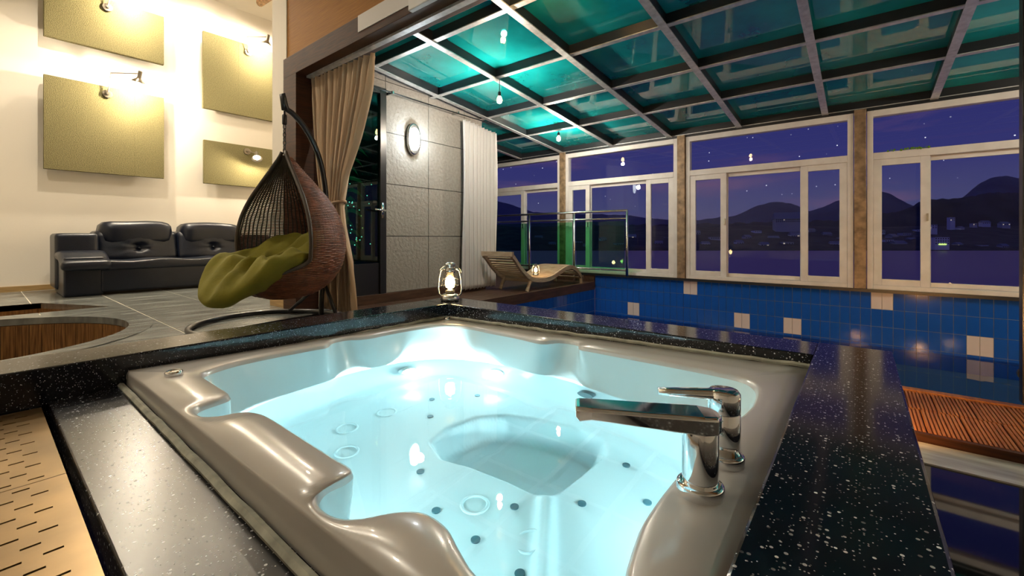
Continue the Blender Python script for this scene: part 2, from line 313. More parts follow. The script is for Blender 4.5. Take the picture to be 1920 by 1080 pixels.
pb = lathe(bmesh.new(), (-4.32, 2.5, 0), [(.06, 0), (.08, .22), (.07, .22)], 14); obj('pot', pb, M['niche'], plant, True)
sb = bmesh.new(); tube(sb, [(-4.32, 2.5, .2), (-4.31, 2.49, .8), (-4.32, 2.51, 1.7)], .012, 6); obj('stem', sb, M['logs'], plant)
for k in range(34):
    z = .5+1.5*k/34; a = k*2.4; ln = .16+.12*random.random(); dy = math.sin(a)*ln*1.2; dx = math.cos(a)*.07
    b2 = bmesh.new(); P = [Vector((-4.32+dx*s, 2.5+dy*s, z+.12*s-.2*s*s)) for s in (0, .35, .7, 1)]
    vs = []
    for q, p in enumerate(P):
        w = (.008, .026, .02, .002)[q]; vs.append((b2.verts.new(p+Vector((0, 0, w))), b2.verts.new(p+Vector((.01, 0, -w)))))
    for u, v in zip(vs, vs[1:]): b2.faces.new((u[0], v[0], v[1], u[1]))
    obj('leaf', b2, M['leaf'], plant)
b2 = bmesh.new(); b3 = bmesh.new()
for k in range(46):
    t_ = b3 if k % 9 == 0 else b2
    bmesh.ops.create_icosphere(t_, subdivisions=1, radius=.006, matrix=Matrix.Translation((-4.26+random.uniform(-.04, .04), random.uniform(2.22, 2.78), random.choice((.62, .75, 1.0, 1.1, 1.3))+random.uniform(-.07, .09))))
q = obj('reflected_fairy_lights', b2, M['fairy'], plant); q['kind'] = 'stuff'; q = obj('reflected_amber_lights', b3, M['refl_fairyo'], plant); q['kind'] = 'stuff'  # glowing dots in place of reflected string lights
lamp('added_niche_light', (-4.24, 2.45, 2.1), 1.6, (.35, 1, .7), .03, plant)  # added green lamp to brighten the stand-in palm

# ---- terrace deck, pool, windows, roof
dk = thing('floor_deck', 'dark timber deck around the pool', None, (-4, 4, -.02))
k = 0; y = 2.12
while y < 6.3:
    x0 = -4.11 if y < 4.4 else -6.2
    xe = -3.4 if y > 2.3 else -2.5
    obj('plank', B(x0, xe, y+.003, min(6.32, y+.117), -.045, -.02), M['deck'], dk); y += .12
obj('deck_edge', B(-3.43, -3.37, 2.3, 6.33, -.14, -.015), M['deck'], dk)
struct(obj('floor_pool', B(-3.4, 3.2, 2.3, 6.4, -1.6, -1.5), M['tile']))
def tilewall(nm, lab, along, fixed, a0, a1, w, sgn, pales=()):
    t = thing(nm, lab, None, (a0 if along == 'x' else fixed, fixed if along == 'x' else a0, -1.5))
    n = int((a1-a0)/w); h = .197
    if along == 'x': obj('grout_bed', B(a0, a1, fixed, fixed+.06, -1.5, .09), M['tgrout'], t)
    else: obj('grout_bed', B(fixed-.06, fixed, a0, a1, -1.5, -.05), M['tgrout'], t)
    mes = {}
    for mm in ('tile', 'pale'):
        b2 = B(.002, w-.002, -.006, 0, .002, h-.002) if along == 'x' else B(0, .006, .002, w-.002, .002, h-.002)
        me = bpy.data.meshes.new('tile'); bmesh.ops.recalc_face_normals(b2, faces=b2.faces); b2.to_mesh(me); b2.free(); me.materials.append(M[mm]); mes[mm] = me
    for r in range(4 if along == 'x' else 3):
        zt = (.09 if along == 'x' else -.10)-r*h
        for i in range(n):
            a = a0+i*w; p = any(rr == r and abs(a+w-x) < w*.99 for x, rr in pales)
            o = link('tile', mes['pale' if p else 'tile'], None, t)
            o.location = Vector((a, fixed, zt-h) if along == 'x' else (fixed, a, zt-h)) - wloc(t)
    return t
W_ = .0945
tilewall('wall_pool_back', 'blue tiled pool wall with pale pairs under the windows', 'x', 6.4, -3.4, 2.35, W_, -1, [(-1.862, 0), (-2.652, 2), (-1.176, 2), (-.596, 2), (.206, 0), (.983, 2)])
tilewall('wall_pool_side', 'blue tiled pool wall under the deck edge', 'y', -3.4, 2.3, 6.38, W_, 1)
struct(obj('wall_pool_front', B(.1, 3.2, 3.40, 3.46, -1.5, -.31), M['tile'])); struct(obj('wall_pool_near', B(-3.4, .1, 2.275, 2.3, -1.5, -.05), M['tile'])); struct(obj('wall_pool_return', B(.1, .16, 2.3, 3.40, -1.5, -.31), M['tile']))
o = obj('pool_water', grid(bmesh.new(), lambda u, v: (-3.394+6.59*u, 2.3+4.093*v, -.526), 4, 4), M['poolwater']); o['kind'] = 'stuff'; tag(o, 'still dark blue water filling the pool', 'water')
struct(obj('trim_sill', B(-6.2, 3.2, 6.34, 6.5, .085, .12), M['dark']), 'dark sill between the pool tiles and windows')
struct(obj('wall_under_window', B(-6.2, -3.4, 6.36, 6.46, -.05, .085), M['deck']))
def window(n, x0, x1, splits, lab):
    t = thing('window_%d' % n, lab, None, ((x0+x1)/2, 6.4, .12)); u = M['upvc']
    ya, yb = 6.36, 6.46
    for a, b, c, d in ((x0, x0+.055, .12, 2.14), (x1-.055, x1, .12, 2.14), (x0+.055, x1-.055, 2.07, 2.14), (x0+.055, x1-.055, 1.58, 1.66), (x0+.055, x1-.055, .12, .17)):
        obj('frame', B(a, b, ya, yb, c, d), u, t, bev=.004)
    obj('transom_pane', B(x0+.055, x1-.055, 6.41, 6.416, 1.66, 2.07), M['glass'], t)
    ed = [x0+.055]+splits+[x1-.055]
    for i, (a, b) in enumerate(zip(ed, ed[1:])):
        mid = 0 < i < len(ed)-2 or (len(ed) == 3 and i == 1)
        y0, y1 = (6.42, 6.45) if mid else (6.37, 6.41); st = .03 if mid else .075; tp = .05 if mid else .07
        a2, b2_ = (a-.02, b+.02) if mid else (a, b)
        sb = B(a2, a2+st, y0, y1, .17, 1.58); box(sb, b2_-st, b2_, y0, y1, .17, 1.58); box(sb, a2+st, b2_-st, y0, y1, 1.58-tp, 1.58); box(sb, a2+st, b2_-st, y0, y1, .17, .17+tp)
        sash = obj('sash', sb, u, t, bev=.003)
        obj('pane', B(a2+st, b2_-st, (y0+y1)/2-.003, (y0+y1)/2+.003, .17+tp, 1.58-tp), M['glass'], sash)
    obj('latch', B(splits[0]-.03, splits[0]-.015, 6.35, 6.37, .88, .96), M['steel'], t)
window(1, -6.0, -4.06, [-4.85], 'sliding window partly behind the white curtain')
window(2, -3.95, -2.06, [-3.49, -2.53], 'sliding window behind the steel railing')
window(3, -1.94, -.06, [-1.41, -.57], 'three part sliding window facing the twin hills')
window(4, .06, 1.95, [.58, 1.42], 'rightmost sliding window facing the white shore building')
window(5, 2.06, 3.2, [2.7], 'sliding window beyond the right edge')
for i, x in enumerate((-4.0, -2.0, 0.0, 2.0)):
    o = obj('window_post', B(x-.055, x+.055, 6.33, 6.47, .12, 2.17), M['post'], bev=.006); struct(o, 'rusty steel post between windows')
mo = bmesh.new()
for k in range(26): bmesh.ops.create_icosphere(mo, subdivisions=1, radius=.007+.008*random.random(), matrix=Matrix.Translation((.45+random.gauss(0, .09), 6.352, 1.662+random.random()*.012)))
q = obj('moss', mo, M['moss']); q['kind'] = 'stuff'; tag(q, 'green moss growing on the white transom ledge', 'moss')
# glass roof
rz = lambda y: 2.18+.0905*(6.4-y)
rf = thing('ceiling_glass', 'sloping teal glass roof on steel rafters', None, (0, 6.4, 2.18))
RX = [-5.85, -4.93, -4.01, -3.085, -2.165, -1.25, -.325, .61, 1.53, 2.45, 3.2]; PY = [2.14, 2.65, 3.54, 4.43, 5.32, 6.38]
def slab(x0, x1, y0, y1, a, b):
    bm = bmesh.new(); v = [bm.verts.new((x, y, rz(y)+z)) for z in (a, b) for y in (y0, y1) for x in (x0, x1)]
    for f in ((0, 1, 3, 2), (4, 6, 7, 5), (0, 4, 5, 1), (2, 3, 7, 6), (0, 2, 6, 4), (1, 5, 7, 3)): bm.faces.new([v[i] for i in f])
    return bm
for x in RX:
    y0 = 4.47 if x < -4.2 else 2.14
    r = obj('rafter', slab(x-.02, x+.02, y0, 6.4, -.01, .10), M['dark'], rf); obj('flange', slab(x-.032, x+.032, y0, 6.4, -.02, -.01), M['galv'], r)
for y in PY:
    x0 = -5.85 if y > 4.44 else -4.14
    r = obj('purlin', slab(x0, 3.2, y-.018, y+.018, .0, .10), M['dark'], rf); obj('flange', slab(x0, 3.2, y-.024, y+.024, -.008, 0), M['galv'], r)
for x0, x1 in zip(RX, RX[1:]):
    for y0, y1 in zip(PY, PY[1:]):
        if x0 < -4.2 and y1 < 4.5: continue
        a = -4.14 if (x0 < -4.2 and x1 > -4.1 and y0 < 4.4) else x0
        obj('glass_pane', slab(a+.02, x1-.02, y0+.018, y1-.018, .085, .093), M['roof'], rf)
obj('eave_beam', B(-6.0, 3.2, 6.36, 6.48, 2.14, 2.26), M['dark'], rf)
obj('ridge_beam', B(-4.14, 3.2, 2.1, 2.2, rz(2.1)-.06, rz(2.1)+.12), M['dark'], rf)
struct(obj('wall_terrace_end', B(-6.3, -6.2, 4.4, 6.5, -.1, 2.6), M['niche']))
# curtain rail on stone wall
cr_ = thing('curtain_rail', 'thin black cable rail along the stone wall top', 'curtain rail', (-4.1, 3.5, 2.3))
b2 = tube(bmesh.new(), [(-4.05, 2.3, 2.32), (-4.05, 3.4, 2.31), (-3.95, 4.6, 2.27)], .008, 6); obj('rail', b2, M['black'], cr_)
for y in (2.9, 3.9): obj('bracket', B(-4.15, -4.03, y-.01, y+.01, 2.30, 2.33), M['steel'], cr_)

# ---- right hand side: polished floor, slatted deck, black post
struct(obj('floor_polished', B(.1, 3.2, -3, 2.74, -.3, -.25), M['mirror']), 'black polished floor beside the tub')
struct(obj('floor_marble_strip', B(.1, 3.2, 2.5, 2.74, -.25, -.244), M['marble']))
sd = thing('slatted_deck', 'orange lit ribbed timber deck strip beside the pool', 'deck', (.8, 3.1, -.25))
x = .1; pm = None
while x < 3.0:
    for y0, y1 in ((2.77, 3.12), (3.13, 3.46)):
        off = .07 if y0 > 3 else 0
        bm = B(x+off+.002, x+off+.143, y0, y1, -.24, -.212)
        for g in range(9): box(bm, x+off+.005+g*.0155, x+off+.014+g*.0155, y0, y1, -.212, -.203)
        obj('plank', bm, M['ipe'], sd)
    x += .145
obj('edge_board', B(.1, 3.1, 3.46, 3.52, -.30, -.195), M['ipe'], sd, bev=.004); obj('front_board', B(.1, 3.1, 2.74, 2.77, -.25, -.205), M['darkwood'], sd)
bp = thing('door_frame_post', 'black sliding door frame post at the right edge', 'door frame', (.71, 3.58, -.2))
b2 = B(.68, .75, 3.53, 3.60, -.194, 2.4); obj('post', b2, M['black'], bp, bev=.004); obj('track', B(.70, .73, 3.525, 3.53, -.2, 2.4), M['darkwood'], bp); obj('foot_rail', B(.76, .84, 2.9, 3.6, -.194, -.165), M['black'], bp, bev=.004)
def pool_spot(x, yy, zz, lab):
    t = thing('pool_spotlight', lab, 'spotlight', (x, yy+.01, zz-.04), 'amber spotlights on the pool edge')
    b2 = bmesh.new(); tube(b2, [(x, yy, zz), (x, yy+.025, zz)], .04, 16); obj('housing', b2, M['dark'], t)
    b2 = bmesh.new(); tube(b2, [(x, yy+.025, zz), (x, yy+.03, zz)], .033, 16); obj('lens', b2, M['bulbw'], t)
    lamp('spot', (x, yy+.08, zz), 45, (1, .5, .15), .03, t, 120, (PI/2, 0, 0))
pool_spot(-.05, 2.27, .11, 'amber pool edge spotlight hidden behind the tub corner'); pool_spot(.715, 3.60, -.05, 'amber spotlight fixed behind the black door frame post')

# ------------------------------------------------------------------ granite surround
gs = thing('granite_surround', 'black speckled granite surround of the hot tub', 'tub surround', (-1.1, 1.2, -.25)); g = M['granite']
obj('back_kerb', B(-2.45, -.14, 2.02, 2.27, -.25, .25), g, gs, bev=.006)
obj('left_kerb', B(-2.45, -2.2, -2.5, 2.02, -.25, .25), g, gs, bev=.006)
obj('right_kerb', B(-.14, .1, -.555, 2.27, -.25, .252), g, gs, bev=.006)
obj('front_slab', B(-2.2, -.14,   .155, .40, -.2, .13), M['slab'], gs, bev=.004)
cb = bmesh.new()
tube(cb, [(-2.195, .36+i*.0553, .158+.008*random.random()) for i in range(31)], .010, 6); obj('caulk_line', cb, M['caulk'], gs)
cb = bmesh.new(); tube(cb, [(-2.2+i*.0687, 2.012, .158+.0015*i+.006*random.random()) for i in range(31)], .010, 6); obj('caulk_line', cb, M['caulk'], gs)
cb = bmesh.new(); tube(cb, [(-2.2+i*.0687, .345, .135+.004*random.random()) for i in range(31)], .011, 6); obj('caulk_line', cb, M['caulk'], gs)
struct(obj('floor_near', B(-2.2, .1, -2.9, -.56, .0, .118), M['granite']), 'black granite floor behind the drain plates')
# slotted drain plates
dp = thing('drain_grate', 'slotted drain plates in front of the tub, golden wall reflection in their colour', 'drain', (-1.2, 0, .1))  # warm wall reflection is put into the plate colour
obj('channel', B(-2.2, -.14, -.55, .15, 0, .06), M['black'], dp)
def plate(x0, x1):
    bm = bmesh.new(); p = .0485; y0, y1 = -.55, .138; n = round((x1-x0)/p); p = (x1-x0)/n; z = .118; w = .0035; Lh = .0135
    def q(a, b, c, d): bm.faces.new([bm.verts.new((xx, yy, z)) for xx, yy in ((a, c), (b, c), (b, d), (a, d))])
    for i in range(n):
        a = x0+i*p; cx = a+p/2; q(a, cx-w, y0, y1); q(cx+w, a+p, y0, y1); off = .0265 if i % 2 else 0; yy = y0; cur = y0
        s = y0+.03+off
        while s+Lh < y1-.012:
            q(cx-w, cx+w, cur, s-Lh)
            for sx in (-w, w):
                bm.faces.new([bm.verts.new(v) for v in ((cx+sx, s-Lh, z), (cx+sx, s+Lh, z), (cx+sx, s+Lh, z-.02), (cx+sx, s-Lh, z-.02))])
            cur = s+Lh; s += .053
        q(cx-w, cx+w, cur, y1)
    bm.faces.new([bm.verts.new(v) for v in ((x0, y1, z), (x1, y1, z), (x1, y1, z-.03), (x0, y1, z-.03))])
    bmesh.ops.remove_doubles(bm, verts=bm.verts, dist=1e-5); return bm
for x0, x1 in ((-2.19, -1.53), (-1.527, -.86), (-.857, -.15)): obj('slotted_plate', plate(x0, x1), M['plate'], dp)

# ------------------------------------------------------------------ hot tub
OUT = [(-1.893,.52),(-1.947,.551),(-2.0,.646),(-2.02,.728),(-2.035,.87),(-2.04,1.02),(-2.045,1.08),(-2.12,1.15),(-2.13,1.235),(-2.075,1.32),(-2.09,1.542),(-2.075,1.74),(-2.0,1.845),(-1.83,1.875),(-1.647,1.85),(-1.44,1.83),(-1.26,1.80),(-1.2,1.88),(-1.1,1.885),(-1.04,1.81),(-.95,1.80),(-.566,1.76),(-.38,1.735),(-.305,1.70),(-.26,1.608),(-.245,1.455),(-.25,1.346),(-.262,1.244),(-.285,.92),(-.284,.73),(-.275,.66),(-.262,.60),(-.25,.54),(-.28,.46),(-.34,.43),(-.421,.44),(-.475,.461),(-.529,.485),(-.582,.49),(-.613,.478),(-.638,.452),(-.662,.414),(-.69,.39),(-.73,.382),(-.775,.39),(-.803,.42),(-.806,.462),(-.82,.487),(-.85,.494),(-.908,.494),(-1.096,.5),(-1.272,.504),(-1.333,.494),(-1.362,.468),(-1.375,.425),(-1.414,.393),(-1.476,.388),(-1.52,.41),(-1.547,.48),(-1.57,.503),(-1.622,.51),(-1.823,.515)]
def catmull(P, k):
    o = []; n = len(P)
    for i in range(n):
        a, b, c, d = [Vector(P[(i+j) % n]) for j in (-1, 0, 1, 2)]
        for s in range(k):
            t = s/k; o.append(.5*((2*b)+(c-a)*t+(2*a-5*b+4*c-d)*t*t+(3*b-a-3*c+d)*t**3))
    return o
OL = catmull(OUT, 4); NO = len(OL); CT = Vector((-1.1, 1.15))
def smoothed(P, it):
    P = [p.copy() for p in P]
    for _ in range(it): P = [(P[i-1]+P[i]*2+P[(i+1) % len(P)])/4 for i in range(len(P))]
    return P
OS = smoothed(OL, 160)
rimz = lambda x, y: .152+.0227*(x+2.18)+.0235*(2.02-y)
def seatz(x, y):
    # footwell in the middle running to the near right, with a smooth seat edge
    def seg(px, py, ax, ay, bx, by):
        t = max(0, min(1, ((px-ax)*(bx-ax)+(py-ay)*(by-ay))/((bx-ax)**2+(by-ay)**2))); return math.hypot(px-ax-(bx-ax)*t, py-ay-(by-ay)*t)
    FW = [(-1.334, 1.172), (-1.364, 1.288), (-1.339, 1.429), (-1.256, 1.518), (-1.14, 1.565), (-.965, 1.61), (-.84, 1.60), (-.79, 1.52), (-.796, 1.353), (-.812, 1.19), (-.956, 1.185), (-1.119, 1.165), (-1.23, 1.133)]
    n = len(FW); d = min(seg(x, y, *FW[i], *FW[(i+1) % n]) for i in range(n)); ins = False
    for i in range(n):
        (ax, ay), (bx, by) = FW[i], FW[(i+1) % n]
        if (ay > y) != (by > y) and x < (bx-ax)*(y-ay)/(by-ay)+ax: ins = not ins
    d = -d if ins else d
    ridge_ = .03*math.exp(-((seg(x, y, -.812, 1.19, -.45, .62))/.03)**2)
    return -.30+ridge_-.20*smooth(.5-d/.07)
prof = [(1.012, 0, 0), (1.0, -.004, 0), (.992, -.018, 0), (.986, -.05, .1), (.978, -.10, .35), (.97, -.16, .6), (.955, -.24, .85), (.935, -.33, 1), (.905, -.40, 1), (.87, -.445, 1)]
bm = bmesh.new(); rings = []
RXa, RXb, RYa, RYb = -2.19, -.142, .36, 2.012
def ray_rect(p):
    d = p-CT; s = min(((RXb if d.x > 0 else RXa)-CT.x)/d.x if abs(d.x) > 1e-6 else 1e9, ((RYb if d.y > 0 else RYa)-CT.y)/d.y if abs(d.y) > 1e-6 else 1e9); return CT+d*s
outer = [ray_rect(p) for p in OS]
for cx, cy in ((RXa, RYa), (RXa, RYb), (RXb, RYa), (RXb, RYb)):
    i = min(range(NO), key=lambda k: (outer[k]-Vector((cx, cy))).length); outer[i] = Vector((cx, cy))
rings.append([(p.x, p.y, .135 if p.y < RYa+.01 else rimz(p.x, p.y)-.05) for p in outer])
rings.append([(p.x, p.y, rimz(p.x, p.y)-.012) for p in outer])
rings.append([((p*.975+q*.025).x, (p*.975+q*.025).y, rimz(p.x, p.y)) for p, q in zip(outer, OL)])
NR = len(rings)
for s, dz, bl in prof:
    R_ = []
    for p, q in zip(OL, OS):
        b = p.lerp(q, bl); v = CT+(b-CT)*s; R_.append((v.x, v.y, rimz(v.x, v.y)*(1-bl)+bl*.17+dz))
    rings.append(R_)
for k in range(1, 56):
    s = .87*(1-k/56); R_ = []
    for q in OS:
        v = CT+(q-CT)*s; R_.append((v.x, v.y, seatz(v.x, v.y)+.025*(1-smooth(k/8))))
    rings.append(R_)
V = [[bm.verts.new(v) for v in r] for r in rings]
for A, C in zip(V, V[1:]):
    for i in range(NO): bm.faces.new((A[i], A[(i+1) % NO], C[(i+1) % NO], C[i]))
bm.faces.new(V[-1])
from mathutils.bvhtree import BVHTree
bmesh.ops.recalc_face_normals(bm, faces=bm.faces)
if bm.faces[len(bm.faces)//2].normal.z < 0: bmesh.ops.reverse_faces(bm, faces=bm.faces)
bvh = BVHTree.FromBMesh(bm)
ht = thing('hot_tub', 'white acrylic hot tub filled with glowing water', 'hot tub', (-1.1, 1.15, -.52))
rimset = set()
me_b = bmesh.new(); me_r = bmesh.new()
# split: pearl grey rim shell and white basin shell
for dst, ra, rb in ((me_r, 0, NR+3), (me_b, NR+2, len(rings))):
    VV = [[dst.verts.new(v) for v in r] for r in rings[ra:rb]]
    for A, C in zip(VV, VV[1:]):
        for i in range(NO): dst.faces.new((A[i], A[(i+1) % NO], C[(i+1) % NO], C[i]))
    if rb == len(rings): dst.faces.new(VV[-1])
bm.free()
obj('rim', me_r, M['rimgrey'], ht, True); basin = obj('basin', me_b, M['acrylic'], ht, True)
def drop(x, y):
    h = bvh.ray_cast(Vector((x, y, .5)), Vector((0, 0, -1))); return h[0], h[1]
def disc_on(nm, x, y, r, m, parent, th=.006, ring=False):
    p, n = drop(x, y); n = n if n.z > 0 else -n; b2 = bmesh.new(); u = n.orthogonal().normalized(); w = n.cross(u)
    if ring: tube(b2, [p+(u*math.cos(a)+w*math.sin(a))*r for a in [2*PI*k/28 for k in range(28)]], th, 6, True)
    else: tube(b2, [p-n*.004, p+n*th], r, 16)
    return obj(nm, b2, m, parent, ring)
for x, y in ((-1.23, 1.0), (-1.033, .902), (-.854, 1.071), (-.855, .894), (-.694, 1.217), (-.531, 1.349), (-.67, 1.50), (-.686, .883), (-1.67, 1.431), (-1.532, 1.303), (-1.527, 1.61)): disc_on('jet', x, y, .014, M['jet'], ht)
for x, y in ((-.96, 1.0), (-.73, .985), (-1.72, 1.0), (-1.55, .9), (-1.72, 1.2)): disc_on('foot_ring', x, y, .042, M['acrylic'], ht, .006, True)
b2 = bmesh.new(); tube(b2, [(-.98, 1.775, -.05), (-.98, 1.745, -.055)], .04, 20); obj('suction_cover', b2, M['jet'], ht)
for (x, y, r) in ((-1.97, .455, .028), (-2.13, 1.955, .022)):
    z = rimz(x, y); b2 = lathe(bmesh.new(), (x, y, z-.002), [(r, 0), (r, .014), (r*.8, .02), (r*.78, .016), (r*.4, .017), (0.001, .017)], 24); obj('air_knob', b2, M['chrome'], ht, True, bev=.001)
for x, y, dx, dy, e_ in ((-1.955, 1.5, 1, 0, 34), (-1.55, 1.80, 0, -1, 20), (-1.1, .535, 0, 1, 11), (-.315, 1.2, -1, 0, 9)):  # near and right wall lamps are unseen, added to brighten the water
    b2 = bmesh.new(); tube(b2, [(x-dx*.02, y-dy*.02, -.12), (x+dx*.012, y+dy*.012, -.122)], .05, 20); fx = obj('underwater_lamp', b2, M['chrome'], ht)
    b2 = bmesh.new(); tube(b2, [(x+dx*.012, y+dy*.012, -.122), (x+dx*.016, y+dy*.016, -.122)], .042, 20); obj('lens', b2, M['tublamp'], fx)
    lamp('tub_light', (x+dx*.07, y+dy*.07, -.13), e_*1.5, (.7, .97, 1), .035, ht)
wb = bmesh.new(); wr = []
for q in OS:
    v = CT+(q-CT)*.972; wr.append(wb.verts.new((v.x, v.y, .0)))
wf = wb.faces.new(wr); wf.normal_update()
if wf.normal.z < 0: wf.normal_flip()
o = obj('tub_water', wb, M['water']); o['kind'] = 'stuff'; tag(o, 'clear glowing pale cyan water in the hot tub', 'water')
# mixer tap
tp = thing('bath_tap', 'chrome bath tap with flat spout and separate lever on the tub rim', 'tap', (-.232, .846, rimz(-.232, .846)))
z0 = rimz(-.232, .846); c = (-.232, .846, z0)
obj('spout_base', lathe(bmesh.new(), c, [(.042, 0), (.042, .02), (.036, .024)], 28), M['chrome'], tp, True, bev=.002)
obj('spout_column', lathe(bmesh.new(), c, [(.032, .02), (.032, .125)], 28), M['chrome'], tp, True, bev=.002)
d = Vector((-.19, -.11, 0)).normalized(); w = Vector((-d.y, d.x, 0)); sb = bmesh.new(); prv = None
for s, hw, za, zb in ((-.034, .014, .121, .150), (-.024, .029, .121, .152), (.0, .035, .121, .154), (.1, .033, .128, .155), (.2, .031, .135, .157), (.222, .029, .130, .157), (.23, .026, .138, .156)):
    ring = [sb.verts.new(Vector(c)+d*s+w*(hw*a)+Vector((0, 0, zz))) for a, zz in ((-1, za), (1, za), (1, zb-.004), (.8, zb), (-.8, zb), (-1, zb-.004))]
    if prv:
        for i in range(6): sb.faces.new((prv[i], prv[(i+1) % 6], ring[(i+1) % 6], ring[i]))
    else: sb.faces.new(ring)
    prv = ring
sb.faces.new(prv); obj('spout', sb, M['chrome'], tp, False, bev=.004, seg=3)
c2_ = (-.226, 1.0, rimz(-.226, 1.0))
obj('lever_base', lathe(bmesh.new(), c2_, [(.04, 0), (.04, .02), (.034, .024)], 28), M['chrome'], tp, True, bev=.002)
obj('lever_column', lathe(bmesh.new(), c2_, [(.032, .02), (.032, .108), (.030, .110), (.032, .112), (.032, .15), (.028, .156), (.001, .157)], 28), M['chrome'], tp, True)
sb = bmesh.new(); tube(sb, [Vector(c2_)+Vector((0, 0, .142))+d*s for s in (-.02, .03, .11, .135)], [.022, .019, .014, .012], 10)
for v in sb.verts: v.co.z = c2_[2]+.146+(v.co.z-c2_[2]-.142)*.6
obj('lever', sb, M['chrome'], tp, True)

# ------------------------------------------------------------------ lanterns
def make_lantern(lab):
    t = thing('oil_lantern', lab, 'lantern', (0, 0, 0), 'lit oil lanterns')
    obj('fuel_tank', lathe(bmesh.new(), (0, 0, 0), [(.062, 0), (.068, .008), (.066, .035), (.05, .048), (.028, .055)], 28), M['steel'], t, True)
    obj('burner', lathe(bmesh.new(), (0, 0, 0), [(.03, .055), (.036, .062), (.034, .075), (.018, .08)], 20), M['brass'], t, True)
    gp = [(.036, .078), (.052, .095), (.06, .125), (.054, .16), (.04, .19), (.034, .205)]
    o = obj('glass_globe', lathe(bmesh.new(), (0, 0, 0), gp, 28, False), M['lampglass'], t, True)
    obj('flame', lathe(bmesh.new(), (0, 0, 0), [(.006, .082), (.03, .098), (.036, .13), (.03, .162), (.006, .182)], 16), M['bulbw'], o, True)
    obj('chimney', lathe(bmesh.new(), (0, 0, 0), [(.036, .2), (.036, .225), (.03, .23), (.03, .25), (.04, .255), (.04, .265), (.022, .275)], 24), M['steel'], t, True)
    for s in (-1, 1):
        b2 = bmesh.new(); tube(b2, [(s*.058, 0, .03), (s*.078, 0, .05), (s*.085, 0, .09), (s*.08, 0, .16), (s*.068, 0, .215), (s*.045, 0, .23), (s*.034, 0, .225)], .0065, 8); obj('side_tube', b2, M['steel'], t, True)
    b2 = bmesh.new(); tube(b2, [(.08*math.cos(a), .012, .20+.055*math.sin(a)*1.0) for a in [PI*k/14 for k in range(15)]], .003, 6); obj('bail_handle', b2, M['steel'], t, True)
    b2 = bmesh.new()
    for z, r in ((.11, .062), (.155, .060)): tube(b2, [(r*math.cos(a), r*math.sin(a), z) for a in [2*PI*k/24 for k in range(24)]], .0025, 6, True)
    obj('wire_guard', b2, M['steel'], t, True)
    lamp('flame_light', (0, 0, .13), 9, (1, .55, .2), .03, t)
    return t
ln = make_lantern('steel oil lantern glowing on the far corner of the granite kerb'); ln.location = (-2.29, 2.13, .25); ln.rotation_euler.z = math.radians(38)
ln2 = copy_tree(ln); ln2['label'] = 'small glowing oil lantern standing on the wooden lounger'; ln2.location = (-3.60, 5.0, .16); ln2.scale = (.62,)*3
ln3 = copy_tree(ln); ln3['label'] = 'oil lantern added unseen beyond the right edge to light the slatted deck'; ln3.location = (1.12, 3.08, -.2)  # unseen lantern added to throw orange light on the deck
# ------------------------------------------------------------------ lounger
lg = thing('sun_lounger', 'wave shaped wooden sun lounger with slatted raised backrest', 'sun lounger', (-3.76, 5.2, -.02))
LP = [(4.28, .50), (4.45, .34), (4.65, .20), (4.8, .155), (5.0, .14), (5.2, .16), (5.4, .22), (5.6, .275), (5.75, .28), (5.9, .22), (6.03, .12), (6.08, .05)]
def lz(y):
    P = LP
    for i in range(len(P)-1):
        if y <= P[i+1][0]:
            a, b, c, d2 = P[max(0, i-1)], P[i], P[i+1], P[min(len(P)-1, i+2)]; t = (y-b[0])/(c[0]-b[0])
            return .5*(2*b[1]+(c[1]-a[1])*t+(2*a[1]-5*b[1]+4*c[1]-d2[1])*t*t+(3*b[1]-a[1]-3*c[1]+d2[1])*t**3)
    return P[-1][1]
for x0 in (-3.97, -3.48):
    bm = bmesh.new(); pr = None
    for i in range(46):
        y = 4.28+1.8*i/45; z = lz(y); r = [bm.verts.new(v) for v in ((x0, y, z-.06), (x0+.04, y, z-.06), (x0+.04, y, z), (x0, y, z))]
        if pr:
            for k in range(4): bm.faces.new((pr[k], pr[(k+1) % 4], r[(k+1) % 4], r[k]))
        else: bm.faces.new(r)
        pr = r
    bm.faces.new(pr); obj('side_rail', bm, M['lwood'], lg)
for i in range(52):
    y = 4.29+1.77*i/51; z = lz(y); dz = lz(y+.01)-z; a = math.atan2(dz, .01)
    m4 = Matrix.Translation((-3.705, y, z-.002)) @ Matrix.Rotation(a, 4, 'X'); obj('slat', B(-.225, .225, -.012, .012, -.012, .006, mtx=m4), M['lwood'], lg)
for x in (-3.94, -3.47):
    for y, yy in ((4.72, 4.62),):
        b2 = bmesh.new(); tube(b2, [(x, y, .16), (x, yy, -.02)], .024, 6); obj('leg', b2, M['lwood'], lg)
for x in (-3.95, -3.46): obj('leg', B(x-.02, x+.02, 6.03, 6.08, -.02, .1), M['lwood'], lg)
obj('head_rail', B(-3.97, -3.44, 4.26, 4.30, .46, .52), M['lwood'], lg)
obj('cross_bar', B(-3.95, -3.46, 4.70, 4.74, .10, .14), M['lwood'], lg)
# ------------------------------------------------------------------ railing
rl = thing('glass_railing', 'stainless railing with green tinted glass before the windows', 'railing', (-4.2, 6.25, 0))
for x in (-5.57, -4.64, -3.71, -2.78):
    b2 = bmesh.new(); tube(b2, [(x, 6.25, -.02 if x < -3.4 else .11), (x, 6.25, 1.12)], .02, 10); obj('post', b2, M['steel'], rl, True)
for z, r in ((1.12, .02), (1.0, .014), (.2, .014)):
    b2 = bmesh.new(); tube(b2, [(-6.1, 6.25, z), (-2.77, 6.25, z)], r, 10); obj('rail', b2, M['steel'], rl, True)
for x in (-5.57, -4.64, -3.71): obj('glass_panel', B(x+.04, x+.89, 6.246, 6.254, .22, .96), M['railglass'], rl)

